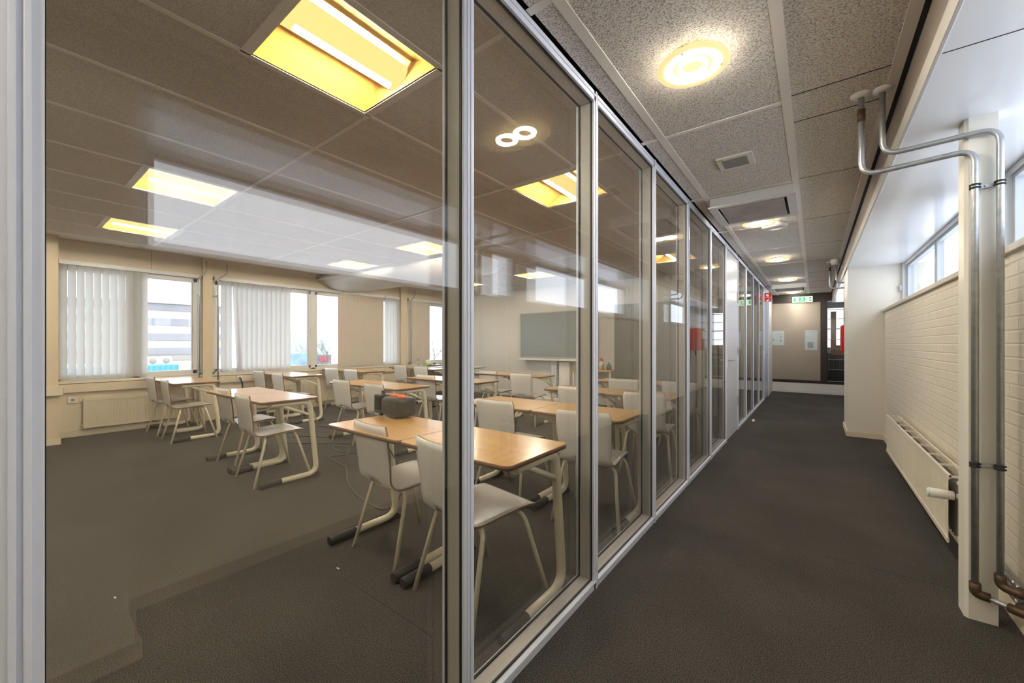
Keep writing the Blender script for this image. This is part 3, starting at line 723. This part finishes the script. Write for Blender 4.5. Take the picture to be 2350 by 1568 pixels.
# sockets
for y,z,l in ((.665,.50,'beige double wall socket left of the first radiator'),(2.60,.665,'socket with black plug on the sill board behind a chair'),(1.56,.665,'socket on the sill board above the first radiator')):
    o=empty('wall_socket',(XW+(.0 if z<.6 else .06),y,z)); tag(o,l,'socket','wall sockets')
    MB().box(0,-.045,-.045,.03 if z<.6 else .012,.045,.045).build('plate',PLW,o,bevel=.003)
    MB().lathe([(.018,0),(.018,.002)],n=12).build('outlet',PLG,o).matrix_local=Matrix.Translation((.030 if z<.6 else .012,0,.0))@Matrix.Rotation(PI/2,4,'Y')
    if y>2.5: MB().tube(fillet([(.012,0,0),(.05,0,0),(.05,.03,-.12),(.02,.03,-.35)],.02),.012,8).build('plug',PLB,o)

# ------------------------------------------------------------------ corridor conduits on the column
def conduits(dy,l1,l2):
    o=empty('heating_pipe',(0,dy,0)); tag(o,l1,'pipe','galvanised pipes beside the corridor columns')
    zt=H
    MB().lathe([(.0,0),(.045,0),(.044,-.006),(.024,-.018),(.0,-.018)],(.193,2.725,zt-.0),20).build('ceiling_rosette',PLW,o)
    MB().tube(fillet([(.193,2.725,zt),(.193,2.725,2.12),(.571,2.665,2.12),(.571,2.665,.16)],[.07,.06],8),.0125,12).build('pipe',ZINC,o)
    MB().tube([(.193,2.725,2.40),(.193,2.725,2.46)],.017,12).build('coupling',BRASS,o)
    MB().tube(fillet([(.571,2.665,.185),(.571,2.665,.135),(.615,2.655,.135)],.03),.019,12).build('elbow',BRASS,o)
    MB().tube([(.60,2.657,.135),(.67,2.60,.135)],.0105,10).build('low_pipe',ZINC,o)
    MB().tube(fillet([(.655,2.61,.135),(.70,2.575,.135),(.70,2.65,.135)],.02),.019,12).build('elbow',BRASS,o)
    MB().tube([(.70,2.62,.135),(.70,3.3,.135)],.011,10).build('wall_pipe',ZINC,o)
    q=empty('heating_pipe',(0,dy,0)); tag(q,l2,'pipe','galvanised pipes beside the corridor columns')
    MB().lathe([(.0,0),(.045,0),(.044,-.006),(.024,-.018),(.0,-.018)],(.274,2.735,zt),20).build('ceiling_rosette',PLW,q)
    MB().tube(fillet([(.274,2.735,zt),(.274,2.735,2.205),(.645,2.668,2.195),(.645,2.668,.22)],[.07,.06],8),.0125,12).build('pipe',ZINC,q)
    MB().tube(fillet([(.645,2.668,.245),(.645,2.668,.195),(.70,2.62,.195),(.70,2.66,.195)],[.03,.02]),.019,12).build('elbow',BRASS,q)
    MB().tube([(.70,2.65,.195),(.70,3.22,.195),(.70,3.24,.26)],.011,10).build('wall_pipe',ZINC,q)
    for z in (1.955,.71):
        c=empty('pipe_clamp',(.608,2.70+dy,z)); tag(c,('zinc clamp bracket holding both pipes high on the ' if z>1 else 'zinc clamp bracket holding both pipes low on the ')+('near' if dy==0 else 'far')+' column','bracket','pipe clamps')
        MB().box(-.05,-.014,-.008,.05,-.008,.008).tube([(0,-.02,0),(0,0,0)],.005,8).build('bar',ZINC,c)
        m=MB()
        for cx,cy in ((-.037,-.035),(.037,-.032)):
            for dz in (-.007,.007):
                m.tube([(cx+.016*math.cos(k*PI/6),cy+.016*math.sin(k*PI/6),dz) for k in range(12)],.0035,6,closed=True)
        m.build('clamp_rings',BLACK,c)
conduits(0,'galvanised pipe with brown coupling, the lower of two bending onto the near column','galvanised pipe, the upper of two bending onto the near column')
conduits(5.27,'galvanised pipe, lower one at the far column past the white pier','galvanised pipe, upper one at the far column past the white pier')
tag(MB().lathe([(.0,-.09),(.05,-.085),(.06,-.03),(.055,0)],(.25,7.75,H),20).build('ceiling_sensor',PLW),'white sensor on the ceiling beside the far pipes','sensor')
# thin pipes by classroom piers
for i,(y0,y1,l) in enumerate(((2.03,2.12,'thin steel pipe left of the first window pier'),(2.28,2.40,'thin steel pipe right of the first window pier'),(6.24,6.34,'thin steel pipe right of the last window pier'))):
    x=XW+.09
    o=MB().tube(fillet([(x+.02,y1,2.60),(x+.02,y1,2.42),(x,y0,2.33),(x,y0,.06)],[.04,.05],6),.011,8).build('wall_pipe',ZINC); tag(o,l,'pipe','thin pipes by the window piers')
    for z in (2.05,.80): MB().box(x-.09,y0-.016,z-.008,x+.014,y0+.016,z+.008).build('pipe_bracket',ZINC,o)

# ------------------------------------------------------------------ screen, stand, cupboards, teacher desk
o=empty('wall_screen',(-4.54,7.50,0)); tag(o,'large switched-off interactive screen with pale pen tray on the white wall','screen')
MB().box(-.93,0,.93,.93,.06,1.965).build('bezel',mat('screen_bezel',(.35,.35,.34),.4),o,bevel=.004)
MB().box(-.905,-.004,.965,.905,.0,1.945).build('display',SCR,o)
MB().box(-.93,-.05,.885,.93,.03,.932).build('pen_tray',PLW,o,bevel=.004)
MB().box(-.20,-.06,.932,-.06,-.045,.94).box(.02,-.06,.932,.14,-.045,.94).build('pens',PLG,o)
MB().box(-.10,.035,.06,.02,.11,.90).box(-.012,.03,.06,-.008,.036,.9).build('stand_column',mat('stand_blue_white',(.62,.66,.72),.35),o)
MB().box(-.45,-.15,0,.35,.12,.06).build('stand_foot',PLW,o,bevel=.005)
MB().box(.08,.06,.1,.34,.13,.86).build('rear_box',GRID,o)
for i,(x0,x1,l) in enumerate(((-3.03,-2.36,'dark grey tall cupboard next to the small shelf with bottles'),(-2.35,-1.66,'dark grey tall cupboard nearer the glass partition'))):
    o=empty('tall_cupboard',(x0,7.18,0)); tag(o,l,'cupboard','dark tall cupboards on the screen wall')
    w_=x1-x0; MB().box(0,.02,0,w_,.45,2.0).build('carcass',DKG,o)
    for a,b_ in ((.005,w_/2-.002),(w_/2+.002,w_-.005)): 
        dd=MB().box(a,0,.06,b_,.02,1.99).build('door',DKG,o,bevel=.002)
        MB().box((w_/2-.04 if a<.1 else w_/2+.03),-.012,.95,(w_/2-.03 if a<.1 else w_/2+.04),0,1.12).build('handle',PLG,dd)
o=empty('side_table',(-3.5,7.35,0)); tag(o,'small wood-topped table with bottles between screen and dark cupboards','table')
MB().box(-.42,-.25,.72,.44,.25,.745).build('tabletop',[WOOD],o,bevel=.004)
for x in (-.38,.40):
    for y in (-.2,.2): MB().tube([(x,y,0),(x,y,.72)],.018,8).build('leg',TUBE,o)
def vase(x,y,r,h,m1,lab,top=None):
    b_=MB().lathe([(0,0),(r,0),(r*1.05,h*.4),(r*.9,h*.65),(r*.35,h*.8),(r*.35,h),(0,h)],n=14).build('bottle',m1,loc=(x,y,.745)); tag(b_,lab,'bottle','bottles on the side table')
    if top:
        m=MB()
        for k in range(5): m.lathe([(0,.03),(.02,.015),(.025,0),(.01,-.02)],(.02*math.cos(k*1.26),.02*math.sin(k*1.26),h+.01+.008*k),8)
        m.build('flower',top,b_)
vase(-3.42,7.25,.045,.14,TEAL,'teal bottle left of the flower bottle on the side table'); vase(-3.33,7.28,.035,.17,PLW,'white bottle with red flower on the side table',PINK)
vase(-3.27,7.22,.03,.15,mat('amber',(.4,.24,.08),.3),'amber bottle right of the flower bottle'); vase(-3.17,7.26,.05,.15,mat('dark_green',(.05,.10,.08),.3),'dark green bottle next to the dark cupboard')
o=empty('teacher_desk',(-6.84,6.42,0)); tag(o,'wide pale teacher desk near the last window, with dark front panel','desk')
MB().box(-.92,-.38,.722,.92,.38,.748).build('desktop',[mat('pale_laminate',(.68,.67,.66),.3),],o,bevel=.003)
MB().box(-.78,-.2,.35,.78,-.18,.70).build('front_panel',DKG,o)
for x in (-.85,.85):
    MB().box(x-.03,-.3,.0,x+.03,.3,.03).box(x-.02,-.03,.03,x+.02,.03,.72).box(x-.02,-.3,.70,x+.02,.3,.722).build('leg',TUBE,o)
o=empty('monitor',(-6.72,6.45,.748),math.radians(150)); tag(o,'black computer monitor seen from behind on the teacher desk','monitor')
MB().box(-.24,-.02,.09,.24,.02,.42).build('display',PLB,o,bevel=.008); MB().box(-.03,.01,.01,.03,.03,.2).build('neck',PLB,o); MB().box(-.11,-.08,0,.11,.09,.012).build('foot',PLB,o)
o=MB().lathe([(0,0),(.04,0),(.042,.10),(.038,.10),(.036,.01),(0,.01)],n=16).build('pen_cup',mat('cup_beige',(.55,.47,.38),.5),loc=(-7.55,6.2,.748)); tag(o,'beige pen cup on the teacher desk by the window','pen cup')
m=MB()
for k in range(4): m.tube([(.01*k-.015,0,.02),(.018*k-.03,.01*(k-1),.155)],.004,5)
m.build('pens',PLG,o)
tissue=MB().box(-.06,-.11,0,.06,.11,.05).build('tissue_box',GREEN,loc=(-7.28,6.28,.748)); tag(tissue,'green tissue box with white tissue standing up','tissue box')
MB().prism([(-.05,.05),(.05,.05),(.07,.11),(.02,.14),(-.03,.13),(-.06,.10)],-.03,.03,'x').build('tissue',SWHITE,tissue)
tag(MB().box(-.09,-.2,0,.09,.2,.02).build('keyboard',PLB,loc=(-7.02,6.30,.748)),'dark keyboard on the teacher desk','keyboard')
tag(MB().box(-.1,-.06,0,.1,.06,.045).build('stapler_tray',PLB,loc=(-7.43,6.5,.748)),'small dark tray behind the pen cup','tray')
tag(MB().tube([(-.0,-.03,.0),(0,.03,0)],.02,8).tube([(0,-.06,0),(0,-.03,0)],.012,8).build('door_stop',SWHITE,loc=(-.78,7.42,.021)),'small white and black plug lying on the corridor carpet by the partition','plug')

# ------------------------------------------------------------------ signs and fire box
GRN=mat('exit_green',(.01,.42,.14),.5,emit=(.02,.8,.30),es=.35); LITW=mat('exit_white',(.9,.95,.85),.5,emit=(.85,1,.75),es=.9)
o=empty('exit_sign',(-.245,YE-.03,2.39)); tag(o,'lit green and white emergency exit sign with running figure, on the dark band','sign')
MB().box(-.21,-.02,-.075,.21,.02,.075).build('sign_box',LITW,o,bevel=.003)
MB().box(-.185,-.023,-.055,-.135,-.019,.055).box(-.08,-.023,-.055,.06,-.019,.055).box(.085,-.023,-.055,.185,-.019,.055).build('green_field',GRN,o)
q=MB()
q.lathe([(0,0),(.011,0),(.011,.002),(0,.002)],(0,0,0),10)
q2=MB(); q2.prism([(-.015,.038),(-.003,.038),(-.003,.05),(-.015,.05)],-.026,-.022,'y').prism([(-.028,.03),(.01,.03),(.014,.0),(.0,.0),(-.008,.018),(-.02,.02)],-.026,-.022,'y').prism([(-.005,.012),(.008,.004),(.03,-.02),(.024,-.028),(.0,-.008)],-.026,-.022,'y').prism([(-.012,.008),(-.002,-.004),(-.018,-.025),(-.045,-.03),(-.045,-.02),(-.026,-.016)],-.026,-.022,'y').box(.10,-.026,-.045,.14,-.022,.045).prism([(.15,-.008),(.17,-.008),(.17,-.02),(.18,0),(.17,.02),(.17,.008),(.15,.008)],-.026,-.022,'y')
q2.build('pictogram',LITW,o)
o=empty('fire_sign',(-.80,10.47,2.29)); tag(o,'red and white fire extinguisher sign projecting from the partition end','sign')
MB().box(-.09,-.004,-.10,.045,.004,.10).build('plate',RED,o,bevel=.001)
sgn=MB().box(-.085,-.006,.094,.04,-.004,.097).box(-.085,-.006,-.097,.04,-.004,-.094).box(-.085,-.006,-.002,.04,-.004,.002)
sgn.prism([(-.035,.015),(-.008,.015),(-.008,.055),(-.016,.066),(-.016,.078),(-.028,.078),(-.028,.066),(-.035,.055)],-.006,-.004,'y').prism([(-.06,.03),(-.045,.03),(-.045,.07),(-.03,.07),(-.03,.077),(-.06,.077)],-.006,-.004,'y')
sgn.prism([(-.06,-.08),(-.05,-.08),(-.045,-.05),(-.02,-.05),(0,-.03),(.01,-.035),(-.012,-.06),(-.012,-.08),(.02,-.08),(.02,-.085),(-.06,-.085)],-.006,-.004,'y')
sgn.build('pictogram',SWHITE,o)
o=empty('hose_cabinet',(.44,10.55,1.09)); tag(o,'red fire hose cabinet on the corridor wall past the white pier','cabinet')
MB().box(.01,0,0,.265,.60,.55).build('cabinet_body',RED,o,bevel=.006); MB().box(0,.01,.01,.012,.59,.54).build('door',RED,o,bevel=.003)
MB().box(-.003,.3,.3,.0,.55,.5).build('white_notice',SWHITE,o)
MB().tube([(.1,.06,-.12),(.1,.06,0)],.02,8).build('valve',BRASS,o)

# ------------------------------------------------------------------ outside
G=-4.2
ground=tag(MB().box(-140,-60,G-.2,-9.0,90,G).build('ground',mat('yard_asphalt',(.45,.45,.45),.9,var=(.2,.2))),kind='structure')
o=empty('office_building',(-41,0,G)); tag(o,'pale banded office building seen through the first window','building')
CB1=mat('cream_cladding',(.40,.37,.33),.7,var=(.3,.05)); CB2=mat('grey_ribbon_windows',(.21,.205,.225),.35,var=(.15,.3))
wl=MB(); wn=MB(); z0=0
MB().box(-14,-22,0,0,12.5,8.68).build('wall',CB1,o)
for zz in (3.75,4.87,5.99,7.1+.15): wn.box(-13.9,-21.9,zz,.06,12.56,zz+.56 if zz<7 else zz+.62)
for k,zz in enumerate((4.62,5.76,6.95,8.12)): MB().box(-13.9,-21.9,zz,.06,12.56,zz+.52).build('ribbon_window',CB2,o)
MB().box(-14.2,-22.2,8.66,.2,12.7,8.74).build('roof_edge',CB1,o)
o=empty('shipping_container',(-30,3.45,G)); tag(o,'bright blue corrugated container on a flat roof outside the first window','container')
CBL=mat('container_blue',(.07,.30,.50),.5)
m=MB(); m.box(-2.4,-7,2.2,-.03,3.4,4.23)
for k in range(42): m.box(-.03,-7+k*.25,2.25,.0,-7+k*.25+.13,4.18)
m.build('body',CBL,o); MB().box(-2.6,-8,0,.2,3.8,2.2).build('support_roof',mat('roof_white',(.6,.6,.6),.8),o)
MB().box(.0,3.3,2.2,.02,3.45,4.23).build('corner_post',SWHITE,o)
for i,(y,l) in enumerate(((6.28,'white roof air unit left, above the blue container'),(6.95,'white roof air unit right with round fan, above the blue container'))):
    o=empty('roof_air_unit',(-34,y,-.1)); tag(o,l,'air unit','air units on the flat roof outside')
    MB().box(-.3,-.28,0,.3,.28,.54).build('housing',SWHITE,o,bevel=.02)
    MB().lathe([(.0,0),(.19,0),(.19,.03),(0,.03)],n=20).build('fan',PLG,o).matrix_local=Matrix.Translation((.30,0,.27))@Matrix.Rotation(PI/2,4,'Y')
tag(MB().box(-40,-3,G,-32.5,14,-.1).build('flat_roof',mat('roof_membrane',(.62,.63,.65),.8)),'pale flat roof carrying the air units outside','roof')
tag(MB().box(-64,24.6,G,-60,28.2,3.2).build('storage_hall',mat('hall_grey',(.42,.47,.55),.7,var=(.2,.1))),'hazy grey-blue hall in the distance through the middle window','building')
tag(MB().box(-46,17.6,G,-43.5,21.6,.25).build('blue_trailer',mat('trailer_blue',(.20,.30,.42),.6,var=(.8,.4))),'long blue-grey trailer outside the middle window','trailer')
o=tag(MB().box(-52,24.5,G,-49,26.3,-.1).build('parked_truck',mat('truck_dark',(.12,.15,.2),.5)),'dark truck with red front outside the middle window','truck')
MB().box(-48.99,24.8,-.9,-48.9,26,-.3).build('red_panel',RED,o)
tag(MB().box(-70,30,G,-64,33.6,2.4).build('far_house',mat('house_pale',(.40,.47,.46),.7)),'pale house behind the bare tree','building')
# bare trees
def tree(x,y,h,lab,seed):
    random.seed(seed); o=empty('bare_tree',(x,y,G)); tag(o,lab,'tree','bare trees outside')
    BARK=MATS.get('bark') or mat('bark',(.26,.24,.23),.9)
    m=MB(); tw=MB()
    def br(p,d,L,r,lev):
        q=p+d*L; (m if lev<2 else tw).tube([p,(p+q)/2+Vector((random.uniform(-1,1),random.uniform(-1,1),0))*L*.04,q],[r,r*.8,r*.6],5 if lev<2 else 3,cap=False)
        if lev>=5: return
        for k in range(3 if lev<4 else 3):
            nd=(d+Vector((random.uniform(-1,1),random.uniform(-1,1),random.uniform(-.2,.7)))*.75).normalized()
            br(p+d*L*random.uniform(.6,1),nd,L*random.uniform(.6,.8),r*.55,lev+1)
    br(Vector((0,0,0)),Vector((0,0,1)),h*.28,.22,0)
    m.build('trunk',BARK,o); tw.build('twigs',BARK,o)
tree(-44,23.1,8.6,'leafless tree with fine twigs in the narrow middle window pane',3); tree(-50,44,9,'leafless tree in the distance behind the last window',5)
random.seed(11)

# ------------------------------------------------------------------ world, camera, view
wd=bpy.data.worlds.new('World'); sc.world=wd; wd.use_nodes=True; nt=wd.node_tree
bg=nt.nodes['Background']; tc=nt.nodes.new('ShaderNodeTexCoord'); sp=nt.nodes.new('ShaderNodeSeparateXYZ'); rp=nt.nodes.new('ShaderNodeValToRGB')
nt.links.new(tc.outputs['Generated'],sp.inputs[0]); nt.links.new(sp.outputs['Z'],rp.inputs[0])
rp.color_ramp.elements[0].position=.0; rp.color_ramp.elements[0].color=(.70,.78,.92,1)
rp.color_ramp.elements[1].position=.35; rp.color_ramp.elements[1].color=(.86,.92,1,1)
nt.links.new(rp.outputs[0],bg.inputs[0]); bg.inputs[1].default_value=5.0
cd=bpy.data.cameras.new('Camera'); cam=bpy.data.objects.new('Camera',cd); COL.objects.link(cam)
cd.sensor_width=36; cd.lens=911/2350*36; cd.shift_y=6/2350; cd.clip_start=.02; cd.clip_end=500
cam.location=(0,0,1.25); cam.rotation_euler=(PI/2,0,math.radians(37.3)); sc.camera=cam
sc.view_settings.view_transform='Standard'; sc.view_settings.look='None'; sc.view_settings.gamma=1; sc.view_settings.use_curve_mapping=False
sc.view_settings.exposure=0.1
cy=sc.cycles
cy.max_bounces=8; cy.diffuse_bounces=4; cy.glossy_bounces=5; cy.transmission_bounces=4; cy.transparent_max_bounces=24
cy.caustics_reflective=False; cy.caustics_refractive=False; cy.sample_clamp_indirect=6; cy.use_denoising=True; cy.adaptive_threshold=.035
